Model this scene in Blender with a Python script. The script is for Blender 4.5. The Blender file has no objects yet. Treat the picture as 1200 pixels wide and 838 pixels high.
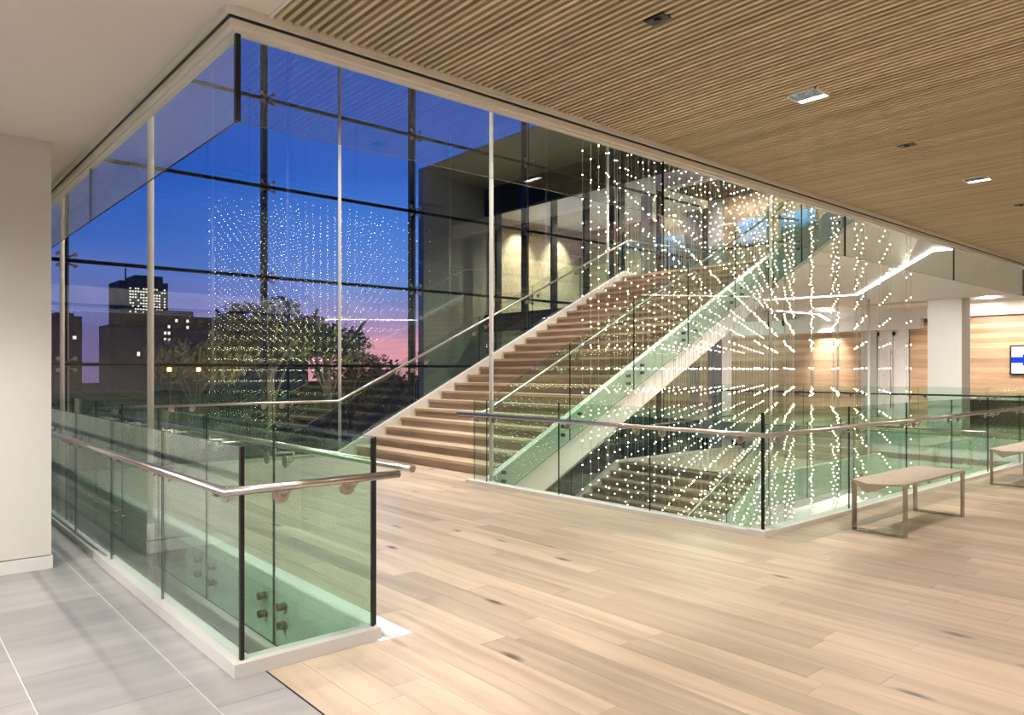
import bpy, math, random
from mathutils import Vector
random.seed(7)
S = bpy.context.scene
C = S.collection

# ------------------------------------------------------------------ camera, sky, lights, exposure
YAW = 0.8561                                   # metres; X runs along the stair, Y towards the glass wall
cam_d = bpy.data.cameras.new('camera'); cam = bpy.data.objects.new('camera', cam_d); C.objects.link(cam)
cam.location = (0, 0, 1.43)
cam.rotation_euler = (math.pi / 2, 0, YAW - math.pi / 2)
cam_d.sensor_width = 36; cam_d.lens = 26.03; cam_d.shift_y = 0.0138
cam_d.clip_start = 0.05; cam_d.clip_end = 2000
S.camera = cam
S.view_settings.view_transform = 'Standard'; S.view_settings.look = 'None'
S.view_settings.gamma = 1; S.view_settings.use_curve_mapping = False
S.view_settings.exposure = 0.35
S.cycles.transparent_max_bounces = 64; S.cycles.max_bounces = 12
S.cycles.diffuse_bounces = 4; S.cycles.glossy_bounces = 5
S.cycles.sample_clamp_indirect = 4; S.cycles.use_denoising = True; S.cycles.denoising_prefilter = 'NONE'
S.cycles.caustics_reflective = False; S.cycles.caustics_refractive = False

W = bpy.data.worlds.new('dusk_sky'); S.world = W; W.use_nodes = True
def build_sky():
    nt = W.node_tree; N = nt.nodes; L = nt.links; N.clear()
    out = N.new('ShaderNodeOutputWorld'); bg = N.new('ShaderNodeBackground')
    tc = N.new('ShaderNodeTexCoord'); sp = N.new('ShaderNodeSeparateXYZ'); L.new(tc.outputs['Generated'], sp.inputs[0])
    mp = N.new('ShaderNodeMapping'); mp.inputs['Scale'].default_value = (1.6, 1.6, 14)
    L.new(tc.outputs['Generated'], mp.inputs[0])
    no = N.new('ShaderNodeTexNoise'); no.inputs['Scale'].default_value = 1.7; no.inputs['Detail'].default_value = 5
    L.new(mp.outputs[0], no.inputs['Vector'])
    add = N.new('ShaderNodeMath'); add.operation = 'MULTIPLY_ADD'
    L.new(no.outputs['Fac'], add.inputs[0]); add.inputs[1].default_value = 0.10
    sub = N.new('ShaderNodeMath'); sub.operation = 'SUBTRACT'; L.new(sp.outputs['Z'], sub.inputs[0]); sub.inputs[1].default_value = 0.05
    L.new(sub.outputs[0], add.inputs[2])
    def ramp(stops):
        r = N.new('ShaderNodeValToRGB'); e = r.color_ramp.elements
        while len(e) < len(stops): e.new(0.5)
        for el, (p, c) in zip(e, stops): el.position = p; el.color = (*c, 1)
        L.new(add.outputs[0], r.inputs[0]); return r
    glow = ramp([(0.0, (.75, .30, .30)), (.025, (.66, .27, .32)), (.045, (.36, .22, .40)), (.085, (.19, .20, .45)), (.13, (.14, .24, .58)), (.21, (.10, .28, .76)), (.34, (.022, .115, .55)), (1, (.008, .05, .30))])
    away = ramp([(0.0, (.09, .07, .20)), (.04, (.09, .085, .23)), (.075, (.11, .125, .33)), (.12, (.085, .135, .40)), (.16, (.033, .10, .40)), (.24, (.012, .07, .38)), (.4, (.010, .065, .37)), (1, (.008, .04, .24))])
    dot = N.new('ShaderNodeVectorMath'); dot.operation = 'DOT_PRODUCT'
    L.new(tc.outputs['Generated'], dot.inputs[0]); dot.inputs[1].default_value = (.521, .853, .0)
    mx = N.new('ShaderNodeMath'); mx.operation = 'MAXIMUM'; L.new(dot.outputs['Value'], mx.inputs[0]); mx.inputs[1].default_value = 0
    pw = N.new('ShaderNodeMath'); pw.operation = 'POWER'; L.new(mx.outputs[0], pw.inputs[0]); pw.inputs[1].default_value = 45
    mix = N.new('ShaderNodeMixRGB'); L.new(pw.outputs[0], mix.inputs[0]); L.new(away.outputs[0], mix.inputs[1]); L.new(glow.outputs[0], mix.inputs[2])
    L.new(mix.outputs[0], bg.inputs['Color']); bg.inputs['Strength'].default_value = 1.2
    L.new(bg.outputs[0], out.inputs[0])
build_sky()

WARM = (1.0, .90, .79); SOFT = (1.0, .93, .83); WHITE = (1.0, .955, .90)
def spot(loc, tgt, watts, deg=110, radius=.08, col=SOFT, blend=.8):
    d = bpy.data.lights.new('spot_lamp', 'SPOT'); d.energy = watts; d.color = col
    d.spot_size = math.radians(deg); d.spot_blend = blend; d.shadow_soft_size = radius
    o = bpy.data.objects.new('spot_lamp', d); C.objects.link(o); o.location = loc
    o.rotation_euler = (Vector(tgt) - Vector(loc)).to_track_quat('-Z', 'Y').to_euler(); return o
def point(loc, watts, radius=.15, col=SOFT):
    d = bpy.data.lights.new('lamp', 'POINT'); d.energy = watts; d.color = col; d.shadow_soft_size = radius
    o = bpy.data.objects.new('lamp', d); C.objects.link(o); o.location = loc; return o
# gallery downlights in the slatted ceiling: the row in view (y=2.2) and unseen rows added behind for general light
for x in (1.6, 4.27, 7.23, 10.1, 13.0):
    for y in (2.2, -.6, -3.4):
        spot((x, y, 3.085), (x, y, 0), 170, 150, .10, WARM, .9)
# unseen spots added at the white ceiling to light the corridor
for y in (4.6, 2.2, -.6, -3.4): spot((-.5, y, 3.08), (-.5, y, 0), 280, 160, .10, WHITE, .9)
# unseen spots added at the high ceiling to fill the stair hall
for x, y, k in ((4, 8.5, 900), (4, 5.5, 900), (8, 10.0, 1200), (12, 10.0, 1200), (8.2, 5.5, 900), (12, 5.5, 900), (4, 11, 900), (16, 8.5, 1300)): spot((x, y, 8.45), (x, y, 0), k, 80, .12, SOFT, .7)
for y in (1.6, 3.0, 4.6): spot((-2.4, y, 3.085), (2.1, y+1.9, -.25), 760, 34, .06, WHITE, 1)  # added spots aimed across the corridor to brighten the landing fascia
for x, z in ((7.2, .6), (9.4, 1.6), (11.8, 2.6)): spot((x, 3.9, 8.45), (x+.4, 7.7, z), 1500, 50, .12, SOFT, 1)  # added spots that lift the open-side stringer and its green glass
for y in (5.0, 8.0): spot((1.72, y, 8.45), (1.72, y, 0), 700, 40, .12, WHITE, .8)  # added spots grazing down the narrow void onto the fascia
# picture and wall washers on the far timber walls
for y, k in ((14.9, 480), (13.2, 180), (11.6, 420)): spot((22.9, y, 3.3), (24, y, 1.75), k, 56, .06, WARM, 1)
for y in (7.0, 5.6, 4.2): spot((22.6, y, 3.2), (24, y, 1.7), 150, 130, .06, WARM)
for y in (11.6, 10.6, 9.4): spot((17.4, y, 6.25), (18.6, y, 5.2), 85, 110, .06, SOFT)
for x, y in ((20, 14), (20, 10), (20.5, 6), (21, 8), (21, 3)): spot((x, y, 3.3), (x, y, 0), 300, 165, .1, WHITE)
for x, y in ((15, 10), (17, 8.8)): spot((x, y, 6.3), (x, y, 3.6), 220, 140, .1, SOFT)
# exterior wing rooms
for y in (14, 17, 20): spot((21, y, 7.5), (21, y, 3.7), 900, 165, .1, SOFT)
for x in (22.2, 20.0): spot((x, 21.7, 7.5), (x, 22.7, 5.9), 700, 70, .05, WARM)
for y in (15, 19): point((21.5, y, 2.6), 90, .1, (.8, 1, .85))
# lower storey: unseen spots added to brighten its wall, floor and stairs
for y in (4, 7, 10): spot((19.4, y, -.72), (20.4, y, -3.2), 520, 130, .1, SOFT)
for x in (8, 12, 16): spot((x, -1, -.7), (x, 3.0, -4.2), 400, 150, .1, SOFT)
spot((3.5, 8, -.75), (3.5, 8, -4), 60, 150, .1, SOFT)
spot((13.2, 5.3, 2.98), (16.9, 5.2, -.6), 1200, 90, .08, SOFT, 1); spot((11.6, 4.3, 3.0), (12, 5, -4), 420, 100, .08, SOFT, 1); spot((14.6, 8.6, 2.95), (14.2, 9.4, -1), 260, 120, .08, SOFT, 1)  # unseen spots added at soffit height to brighten the lower landing and void
for y in (6.6, 4.4): spot((17.2, y, 3.05), (19.2, y, 1.2), 90, 120, .08, WHITE, 1)  # added spots turned on the broad white column to lighten it
spot((15.6, 9.6, 2.95), (15.6, 9.6, -1), 150, 150, .1, WHITE)

# ------------------------------------------------------------------ materials
def mat(name): 
    m = bpy.data.materials.new(name); m.use_nodes = True; m.node_tree.nodes.clear(); return m, m.node_tree.nodes, m.node_tree.links
def plain(name, col, rough=.5, metal=0., noise=.04, scale=6., spec=.5):
    m, N, L = mat(name); o = N.new('ShaderNodeOutputMaterial'); b = N.new('ShaderNodeBsdfPrincipled')
    tc = N.new('ShaderNodeTexCoord'); n = N.new('ShaderNodeTexNoise'); n.inputs['Scale'].default_value = scale; n.inputs['Detail'].default_value = 3
    L.new(tc.outputs['Object'], n.inputs['Vector'])
    r = N.new('ShaderNodeValToRGB'); e = r.color_ramp.elements
    e[0].position = .3; e[1].position = .7
    e[0].color = (*[max(0, c * (1 - noise)) for c in col], 1); e[1].color = (*[min(1, c * (1 + noise)) for c in col], 1)
    L.new(n.outputs['Fac'], r.inputs[0]); L.new(r.outputs[0], b.inputs['Base Color'])
    b.inputs['Roughness'].default_value = rough; b.inputs['Metallic'].default_value = metal; b.inputs['Specular IOR Level'].default_value = spec
    L.new(b.outputs[0], o.inputs[0]); return m
def emit(name, col, k, sample=True):
    m, N, L = mat(name); o = N.new('ShaderNodeOutputMaterial'); e = N.new('ShaderNodeEmission')
    e.inputs[0].default_value = (*col, 1); e.inputs[1].default_value = k; L.new(e.outputs[0], o.inputs[0])
    if not sample: m.cycles.emission_sampling = 'NONE'
    return m
def pane_mat(name, tint, f0, rough=0.0):
    """thin architectural glass: tinted see-through with a facing-dependent mirror on each face"""
    m, N, L = mat(name); o = N.new('ShaderNodeOutputMaterial'); mix = N.new('ShaderNodeMixShader')
    t = N.new('ShaderNodeBsdfTransparent'); t.inputs[0].default_value = (*tint, 1)
    g = N.new('ShaderNodeBsdfGlossy'); g.inputs['Roughness'].default_value = rough; g.inputs[0].default_value = (.95, 1, .97, 1)
    lw = N.new('ShaderNodeLayerWeight'); lw.inputs['Blend'].default_value = .5
    p = N.new('ShaderNodeMath'); p.operation = 'POWER'; p.inputs[1].default_value = 5; L.new(lw.outputs['Facing'], p.inputs[0])
    ma = N.new('ShaderNodeMath'); ma.operation = 'MULTIPLY_ADD'; ma.inputs[1].default_value = 1 - f0; ma.inputs[2].default_value = f0
    L.new(p.outputs[0], ma.inputs[0]); L.new(ma.outputs[0], mix.inputs[0]); L.new(t.outputs[0], mix.inputs[1]); L.new(g.outputs[0], mix.inputs[2])
    L.new(mix.outputs[0], o.inputs[0]); return m
def wood(name, light, dark, axis='Y', rough=.4, vary=.25, grain=14., knots=True, boards=None, spec=.5):
    """grain stretched along AXIS; each object gets its own tone; BOARDS = (axis, pitch) draws far-off board tones"""
    m, N, L = mat(name); o = N.new('ShaderNodeOutputMaterial'); b = N.new('ShaderNodeBsdfPrincipled')
    geo = N.new('ShaderNodeNewGeometry'); oi = N.new('ShaderNodeObjectInfo')
    off = N.new('ShaderNodeVectorMath'); off.operation = 'MULTIPLY_ADD'
    cmb = N.new('ShaderNodeCombineXYZ')
    for k in range(3): L.new(oi.outputs['Random'], cmb.inputs[k])
    L.new(cmb.outputs[0], off.inputs[0]); off.inputs[1].default_value = (37, 53, 71); L.new(geo.outputs['Position'], off.inputs[2])
    mp = N.new('ShaderNodeMapping'); sc = {'X': (.07, 1, 1), 'Y': (1, .07, 1), 'Z': (1, 1, .07)}[axis]
    mp.inputs['Scale'].default_value = tuple(s * grain for s in sc); L.new(off.outputs[0], mp.inputs[0])
    n = N.new('ShaderNodeTexNoise'); n.inputs['Scale'].default_value = 1.0; n.inputs['Detail'].default_value = 7; n.inputs['Roughness'].default_value = .6; n.inputs['Distortion'].default_value = .7
    L.new(mp.outputs[0], n.inputs['Vector'])
    r = N.new('ShaderNodeValToRGB'); e = r.color_ramp.elements; e[0].position = .28; e[1].position = .62
    e[0].color = (*dark, 1); e[1].color = (*light, 1); L.new(n.outputs['Fac'], r.inputs[0])
    hsv = N.new('ShaderNodeHueSaturation'); L.new(r.outputs[0], hsv.inputs['Color'])
    mr = N.new('ShaderNodeMapRange'); mr.inputs['To Min'].default_value = 1 - vary; mr.inputs['To Max'].default_value = 1 + vary * .5
    if boards:
        sp = N.new('ShaderNodeSeparateXYZ'); L.new(geo.outputs['Position'], sp.inputs[0])
        dv = N.new('ShaderNodeMath'); dv.operation = 'DIVIDE'; L.new(sp.outputs[boards[0]], dv.inputs[0]); dv.inputs[1].default_value = boards[1]
        fl = N.new('ShaderNodeMath'); fl.operation = 'FLOOR'; L.new(dv.outputs[0], fl.inputs[0])
        wn = N.new('ShaderNodeTexWhiteNoise'); wn.noise_dimensions = '1D'; L.new(fl.outputs[0], wn.inputs['W'])
        L.new(wn.outputs['Value'], mr.inputs['Value'])
    else: L.new(oi.outputs['Random'], mr.inputs['Value'])
    L.new(mr.outputs[0], hsv.inputs['Value'])
    col = hsv.outputs[0]
    if knots:
        mk = N.new('ShaderNodeMapping'); mk.inputs['Scale'].default_value = {'X': (1.1, 3.2, 1), 'Y': (3.2, 1.1, 1), 'Z': (1, 1, 1)}[axis]; L.new(off.outputs[0], mk.inputs[0])
        v = N.new('ShaderNodeTexVoronoi'); v.voronoi_dimensions = '2D'; v.inputs['Scale'].default_value = 1.0; L.new(mk.outputs[0], v.inputs['Vector'])
        rk = N.new('ShaderNodeValToRGB'); ek = rk.color_ramp.elements; ek[0].position = .03; ek[0].color = (.9, .9, .9, 1); ek[1].position = .12; ek[1].color = (0, 0, 0, 1)
        L.new(v.outputs['Distance'], rk.inputs[0])
        sepc = N.new('ShaderNodeSeparateColor'); L.new(v.outputs['Color'], sepc.inputs[0])
        gt = N.new('ShaderNodeMath'); gt.operation = 'GREATER_THAN'; gt.inputs[1].default_value = .84; L.new(sepc.outputs[0], gt.inputs[0])
        mu = N.new('ShaderNodeMath'); mu.operation = 'MULTIPLY'; L.new(rk.outputs[0], mu.inputs[0]); L.new(gt.outputs[0], mu.inputs[1])
        mx = N.new('ShaderNodeMixRGB'); L.new(mu.outputs[0], mx.inputs[0]); L.new(col, mx.inputs[1]); mx.inputs[2].default_value = (.09, .06, .045, 1); col = mx.outputs[0]
    L.new(col, b.inputs['Base Color']); b.inputs['Roughness'].default_value = rough; b.inputs['Specular IOR Level'].default_value = spec
    bp = N.new('ShaderNodeBump'); bp.inputs['Strength'].default_value = .05; bp.inputs['Distance'].default_value = .004; L.new(n.outputs['Fac'], bp.inputs['Height']); L.new(bp.outputs[0], b.inputs['Normal'])
    L.new(b.outputs[0], o.inputs[0]); return m

M = {}
M['wall'] = plain('white_paint', (.68, .655, .62), .7, 0, .02, 2)
M['ceil'] = plain('ceiling_paint', (.76, .70, .665), .8, 0, .02, 1.5)
M['white'] = plain('white_trim', (.74, .72, .70), .45, 0, .02, 4)
M['curb'] = plain('white_trim_darkened', (.46, .445, .43), .5, 0, .02, 4)  # same white as the trim, darkened to offset the added fascia spots
M['whitesteel'] = plain('white_steel', (.74, .72, .69), .4, 0, .02, 4)
M['grey'] = plain('grey_paint', (.42, .42, .41), .6)
M['dark'] = plain('dark_plenum', (.030, .022, .014), .9)
M['black'] = plain('black_metal', (.012, .012, .013), .35, .3)
M['mull'] = plain('mullion_paint', (.022, .020, .020), .4, .4)
M['steel'] = plain('brushed_steel', (.50, .45, .42), .28, 1, .08, 30)
M['legsteel'] = plain('polished_steel', (.46, .41, .36), .2, 1, .08, 30)
M['frame'] = plain('champagne_metal', (.78, .76, .68), .4, 0)
M['edge'] = plain('glass_edge', (.012, .035, .028), .15, 0, .1)
M['oak'] = wood('pale_oak', (.59, .475, .365), (.40, .305, .225), 'Y', .30, .20, 9.)
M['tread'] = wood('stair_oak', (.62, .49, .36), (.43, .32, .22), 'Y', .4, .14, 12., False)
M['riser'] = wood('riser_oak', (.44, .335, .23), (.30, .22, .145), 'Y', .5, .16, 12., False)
M['slat'] = wood('slat_oak', (.62, .51, .34), (.46, .37, .235), 'Y', .6, .16, 16., False)
M['board'] = wood('wall_timber', (.60, .41, .27), (.40, .25, .15), 'Y', .5, .30, 7., False, ('Z', .14))
M['tile'] = None
M['rail'] = pane_mat('green_glass', (.855, .93, .885), .04)
M['fascia'] = pane_mat('green_fascia_glass', (.88, .965, .915), .04)
M['curtain'] = pane_mat('curtain_glass', (.93, .965, .975), .105)
M['baffle'] = pane_mat('baffle_glass', (.93, .955, .94), .06)
M['facade'] = pane_mat('facade_glass', (.88, .93, .91), .05)
M['bead'] = emit('led_bead', (1, .88, .62), 19.0, False)
M['wire'] = plain('bead_wire', (.55, .52, .42), .4, .4)
M['led'] = emit('led_strip', (1, .97, .90), 9)
M['lens'] = emit('lamp_lens', (1, .93, .82), 10)
M['seat'] = plain('taupe_leather', (.43, .36, .29), .55, 0, .04, 8)

def tile_mat():
    m, N, L = mat('grey_tile'); o = N.new('ShaderNodeOutputMaterial'); b = N.new('ShaderNodeBsdfPrincipled')
    geo = N.new('ShaderNodeNewGeometry'); oi = N.new('ShaderNodeObjectInfo')
    mp = N.new('ShaderNodeMapping'); mp.inputs['Scale'].default_value = (.7, 4.5, 1); L.new(geo.outputs['Position'], mp.inputs[0])
    n = N.new('ShaderNodeTexNoise'); n.inputs['Scale'].default_value = 1.3; n.inputs['Detail'].default_value = 6; L.new(mp.outputs[0], n.inputs['Vector'])
    r = N.new('ShaderNodeValToRGB'); e = r.color_ramp.elements; e[0].position = .3; e[1].position = .7
    e[0].color = (.215, .203, .200, 1); e[1].color = (.295, .282, .276, 1); L.new(n.outputs['Fac'], r.inputs[0])
    h = N.new('ShaderNodeHueSaturation'); mr = N.new('ShaderNodeMapRange'); mr.inputs['To Min'].default_value = .92; mr.inputs['To Max'].default_value = 1.06
    L.new(oi.outputs['Random'], mr.inputs['Value']); L.new(mr.outputs[0], h.inputs['Value']); L.new(r.outputs[0], h.inputs['Color'])
    L.new(h.outputs[0], b.inputs['Base Color']); b.inputs['Roughness'].default_value = .38; L.new(b.outputs[0], o.inputs[0]); return m
M['tile'] = tile_mat()

# ------------------------------------------------------------------ mesh helpers
WL = {}                                         # world position of every parent
class MB:
    def __init__(s): s.v = []; s.f = []; s.m = []
    def poly(s, pts, m=0): 
        k = len(s.v); s.v += [tuple(p) for p in pts]; s.f.append(tuple(range(k, k + len(pts)))); s.m.append(m)
    def box(s, x0, y0, z0, x1, y1, z1, m=0, sides=None):
        k = len(s.v); s.v += [(x0,y0,z0),(x1,y0,z0),(x1,y1,z0),(x0,y1,z0),(x0,y0,z1),(x1,y0,z1),(x1,y1,z1),(x0,y1,z1)]
        for i, f in enumerate(((0,3,2,1),(4,5,6,7),(0,1,5,4),(1,2,6,5),(2,3,7,6),(3,0,4,7))):
            s.f.append(tuple(k + q for q in f)); s.m.append(sides[i] if sides else m)
        return s
    def prism(s, pts, off, m=0, mside=None):
        """closed planar outline PTS pushed by OFF"""
        o = Vector(off); k = len(s.v); n = len(pts)
        s.v += [tuple(p) for p in pts] + [tuple(Vector(p) + o) for p in pts]
        s.f.append(tuple(k + i for i in reversed(range(n)))); s.m.append(m)
        s.f.append(tuple(k + n + i for i in range(n))); s.m.append(m)
        for i in range(n):
            j = (i + 1) % n; s.f.append((k+i, k+j, k+n+j, k+n+i)); s.m.append(m if mside is None else mside)
        return s
    def tube(s, pts, r, n=10, m=0, caps=True):
        P = [Vector(p) for p in pts]; k = len(s.v); prev = None
        for i, p in enumerate(P):
            d = ((P[min(i+1, len(P)-1)] - p).normalized() + (p - P[max(i-1, 0)]).normalized())
            d = d.normalized() if d.length > 1e-6 else Vector((0,0,1))
            u = (Vector((0,0,1)) if abs(d.z) < .9 else Vector((1,0,0))); u = prev if prev is not None else u
            a = (u - d * u.dot(d)).normalized(); b = d.cross(a); prev = a
            # keep the section at full width through a mitre
            seg = (P[i] - P[i-1]).normalized() if i else d; c = max(.35, abs(seg.dot(d)))
            for q in range(n):
                t = 2*math.pi*q/n; w = a*math.cos(t) + b*math.sin(t)
                ax = (seg - d*seg.dot(d)); 
                if ax.length > 1e-5: ax.normalize(); w = w + ax*w.dot(ax)*(1/c - 1)
                s.v.append(tuple(p + w*r))
        for i in range(len(P)-1):
            for q in range(n):
                s.f.append((k+i*n+q, k+i*n+(q+1)%n, k+(i+1)*n+(q+1)%n, k+(i+1)*n+q)); s.m.append(m)
        if caps:
            s.f.append(tuple(k + q for q in reversed(range(n)))); s.m.append(m)
            e = k + (len(P)-1)*n; s.f.append(tuple(e + q for q in range(n))); s.m.append(m)
        return s
    def disc(s, c, axis, r, h, n=16, m=0):
        a = Vector(axis).normalized(); s.tube([Vector(c), Vector(c) + a*h], r, n, m); return s
    def mesh(s, name, mats, origin=(0,0,0), smooth=False):
        me = bpy.data.meshes.new(name); o = Vector(origin)
        me.from_pydata([tuple(Vector(v) - o) for v in s.v], [], s.f)
        for x in (mats if isinstance(mats, (list, tuple)) else [mats]): me.materials.append(x)
        me.polygons.foreach_set('material_index', s.m)
        if smooth: me.polygons.foreach_set('use_smooth', [len(f) == 4 for f in s.f])
        me.update(); return me
    def build(s, name, mats, parent=None, smooth=False, origin=None):
        w = WL[parent.name] if parent else Vector(origin or (0, 0, 0))
        return link(name, s.mesh(name, mats, w, smooth), parent, w)
def link(name, me, parent=None, world=(0,0,0), scale=None, rot=None):
    o = bpy.data.objects.new(name, me); C.objects.link(o); w = Vector(world)
    if parent: o.parent = parent; o.location = w - WL[parent.name]
    else: o.location = w
    if scale: o.scale = scale
    if rot: o.rotation_euler = rot
    WL[o.name] = w; return o
def tag(o, label, cat, group=None, kind=None):
    o['label'] = label; o['category'] = cat
    if group: o['group'] = group
    if kind: o['kind'] = kind
    return o
def root(name, loc, label, cat, group=None, kind=None): return tag(link(name, None, None, loc), label, cat, group, kind)
def box(name, b, m, parent=None, **k): return MB().box(*b).build(name, m, parent, **k)
UNIT = {}
def unit(m):
    if m.name not in UNIT: UNIT[m.name] = MB().box(0,0,0,1,1,1).mesh('piece_' + m.name, m)
    return UNIT[m.name]
def piece(name, b, m, parent):                  # a box that shares one unit mesh with its likes
    return link(name, unit(m), parent, b[:3], (b[3]-b[0], b[4]-b[1], b[5]-b[2]))

X0, Y0 = 1.28, 3.44                             # edges of the opening on our storey
XK, XL, XS = 5.86, 2.24, 6.37                   # void corner, landing edge, first riser
T, R, NS = .304, .1527, 24                      # tread, riser, count
YR, YL, YC, XF = 7.76, 11.43, 12.7, 18.4        # stair sides, glass wall, far storey edge
XT = XS + (NS-1)*T; ZT = NS*R                   # stair top
ZB = -4.2

# ------------------------------------------------------------------ floors
fl = root('floor', (1.43, 3.4, 0), 'pale oak plank floor of the gallery and stair landing', 'floor', None, 'structure')
fb = MB()
fb.box(1.43, -6, -.6, 24, Y0+.06, -.018); fb.box(XL-.125, Y0+.06, -.6, XK+.05, YL+.09, -.018); fb.box(XK+.05, YR-.1, -.6, XS, YL+.1, -.018)
fb.build('subfloor', M['white'], fl)
PW = .178; pl = []
def lay(x0, x1, y0, y1):
    x = x0
    while x < x1 - .02:
        xe = min(x + PW, x1); y = y0 - random.random()*1.6
        while y < y1:
            ln = random.choice((.9, 1.3, 1.7, 2.1, 2.1)); a, b = max(y, y0), min(y + ln, y1)
            if b - a > .06: pl.append((x+.0008, a+.0008, -.018, xe-.0008, b-.0008, 0 + random.uniform(-.0006, 0)))
            y += ln
        x = xe
lay(1.43, 2.24, -1.2, Y0-.0); lay(2.24, XK, -1.2, YL+.02); lay(XK, XS, YR-.12, YL+.02); lay(XK, 13.7, -.5, Y0); lay(XK, 13.7, -6, -.5); lay(1.43, XK, -6, -1.2)
def near(b): return (b[0]+b[3])**2/4 + (b[1]+b[4])**2/4
def inview(b):
    x, y = (b[0]+b[3])/2, (b[1]+b[4])/2; d = x*.655+y*.755; r = x*.755-y*.655
    return d > 1.2 and abs(r/d) < .78
ins = sorted([b for b in pl if inview(b)], key=near); rest = [b for b in pl if not inview(b)] + ins[290:]
for b in ins[:290]: piece('plank', b, M['oak'], fl)
q = MB()
for b in rest: q.box(*b)
q.build('plank_remainder', M['oak'], fl)['kind'] = 'stuff'
tl = root('floor', (0, 3.4, 0), 'grey porcelain tile floor of the corridor beside the oak', 'floor', None, 'structure')
g = MB(); g.box(-4, -6, -.6, X0+.02, YC, -.004); g.box(X0, -6, -.6, 1.43, Y0+.02, -.004); g.build('grout_bed', plain('grout', (.62, .61, .60), .8), tl)
xs = [1.43, 1.115, .53, -.07, -.67, -1.27, -1.87, -2.47, -3.07, -3.67]
for i in range(len(xs)-1):
    y = -5.8 + (.3 if i % 2 else 0)
    while y < 12.5:
        a, b = xs[i+1]+.003, xs[i]-.003
        if i == 0 and y + .6 > Y0: 
            if y < Y0: piece('tile', (a, y+.001, -.012, b, Y0, 0), M['tile'], tl)
            piece('tile', (a, max(y, Y0)+.001, -.012, X0+.01, y+.599, 0), M['tile'], tl)
        elif y > 1 or i < 3: piece('tile', (a, y+.001, -.012, b, y+.599, 0), M['tile'], tl)
        y += .6
box('floor_seam', (1.426, -6, -.004, 1.434, Y0, .0015), M['black'], fl)
# landing edge fascia (white upstand strip, white lower band)
tr = root('trim', (XL, 6, 0), 'white fascia strip along the landing edge above the narrow void', 'trim', None, 'structure')
box('edge_strip', (XL-.155, Y0+.0, -.03, XL, YL+.1, .004), M['white'], tr)
box('fascia_board', (XL-.145, Y0+.1, -.63, XL-.13, YL+.1, -.032), M['white'], tr)
box('end_strip', (2.04, Y0-.03, -.02, XL, Y0+.02, .006), M['white'], tr)
tr = root('trim', (4, YL+.1, 0), 'white edge strip along the landing back beside the glass wall', 'trim', None, 'structure')
box('edge_strip', (XL-.15, YL+.095, -.4, XS-.1, YL+.14, .05), M['white'], tr)
# curbs
def curb(name, boxes, label, loc, m='curb'):
    r = root(name, loc, label, 'curb', None, 'structure')
    for b in boxes: box('curb_length', b, M[m], r)
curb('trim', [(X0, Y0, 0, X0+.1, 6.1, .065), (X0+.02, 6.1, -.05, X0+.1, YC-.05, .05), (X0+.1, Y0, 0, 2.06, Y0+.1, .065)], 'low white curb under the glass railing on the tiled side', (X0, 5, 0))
curb('trim', [(XK-.05, Y0-.05, 0, XK+.09, YR-.16, .04), (XK+.09, Y0-.05, 0, 18.3, Y0+.09, .04), (XK-.06, Y0-.06, 0, XK+.11, Y0+.11, .055)], 'low white curb under the glass railing round the bead sculpture void', (XK, Y0, 0), 'white')
box('void_fascia', (XK+.053, Y0+.1, -.62, XK+.065, YR-.2, -.005), M['white'], fl)

# ------------------------------------------------------------------ walls
w = root('wall_left', (-1, 6.3, 0), 'white wall end at the edge of the corridor', 'wall', None, 'structure')
box('wall_body', (-4, 6.27, .10, 1.0, 12.6, 3.13), M['wall'], w)
w = tag(box('baseboard_left', (-4, 6.262, 0, 1.008, 12.6, .092), M['white'], origin=(-1, 6.3, 0)), 'white baseboard along the foot of the corridor wall', 'baseboard', None, 'structure')
w = tag(box('wall_back', (-4.2, -6.2, ZB, 24.4, -6, 8.6), M['wall'], origin=(8, -6, 0)), 'white wall behind the viewpoint', 'wall', None, 'structure')
w = tag(box('wall_side', (-4.3, -6, ZB, -4.1, YC, 8.6), M['wall'], origin=(-4.2, 2, 0)), 'white wall closing the corridor end', 'wall', None, 'structure')

# ------------------------------------------------------------------ slatted ceiling, white ceiling, slab, frame
ce = root('ceiling', (1.43, 1, 3.1), 'oak slat ceiling over the gallery floor', 'ceiling', None, 'structure')
box('plenum', (1.42, -6, 3.19, 24, Y0-.02, 3.22), M['dark'], ce)
SP = .0448
for k in range(295):
    x = 1.445 + k*SP; piece('slat', (x, -4.6 if x > 3 else -2.5, 3.095, x+.021, Y0-.045, 3.165), M['slat'], ce)
q = MB()
x = 1.445 + 295*SP
while x < 18: q.box(x, -4, 3.095, x+.021, Y0-.045, 3.165); x += SP
q.build('slat_remainder', M['slat'], ce)['kind'] = 'stuff'
cw = root('ceiling', (-1, 3, 3.1), 'white plaster ceiling over the tiled corridor', 'ceiling', None, 'structure')
box('plaster', (-4, -6, 3.1, X0-.02, YC, 3.14), M['ceil'], cw); box('plaster', (X0-.02, -6, 3.1, 1.42, Y0-.07, 3.14), M['ceil'], cw); box('ceiling_reveal', (1.415, -6, 3.095, 1.43, Y0-.05, 3.2), M['ceil'], cw)
sl = root('ceiling', (-1, 3, 3.3), 'concrete upper floor slab round the opening', 'slab', None, 'structure')
box('slab', (-4, -6, 3.22, X0, YC, 3.67), M['wall'], sl); box('slab', (X0, -6, 3.22, 24, Y0, 3.67), M['wall'], sl)
fr = root('trim', (X0, Y0, 3.05), 'champagne metal frame edging the ceiling opening', 'frame', None, 'structure')
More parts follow.
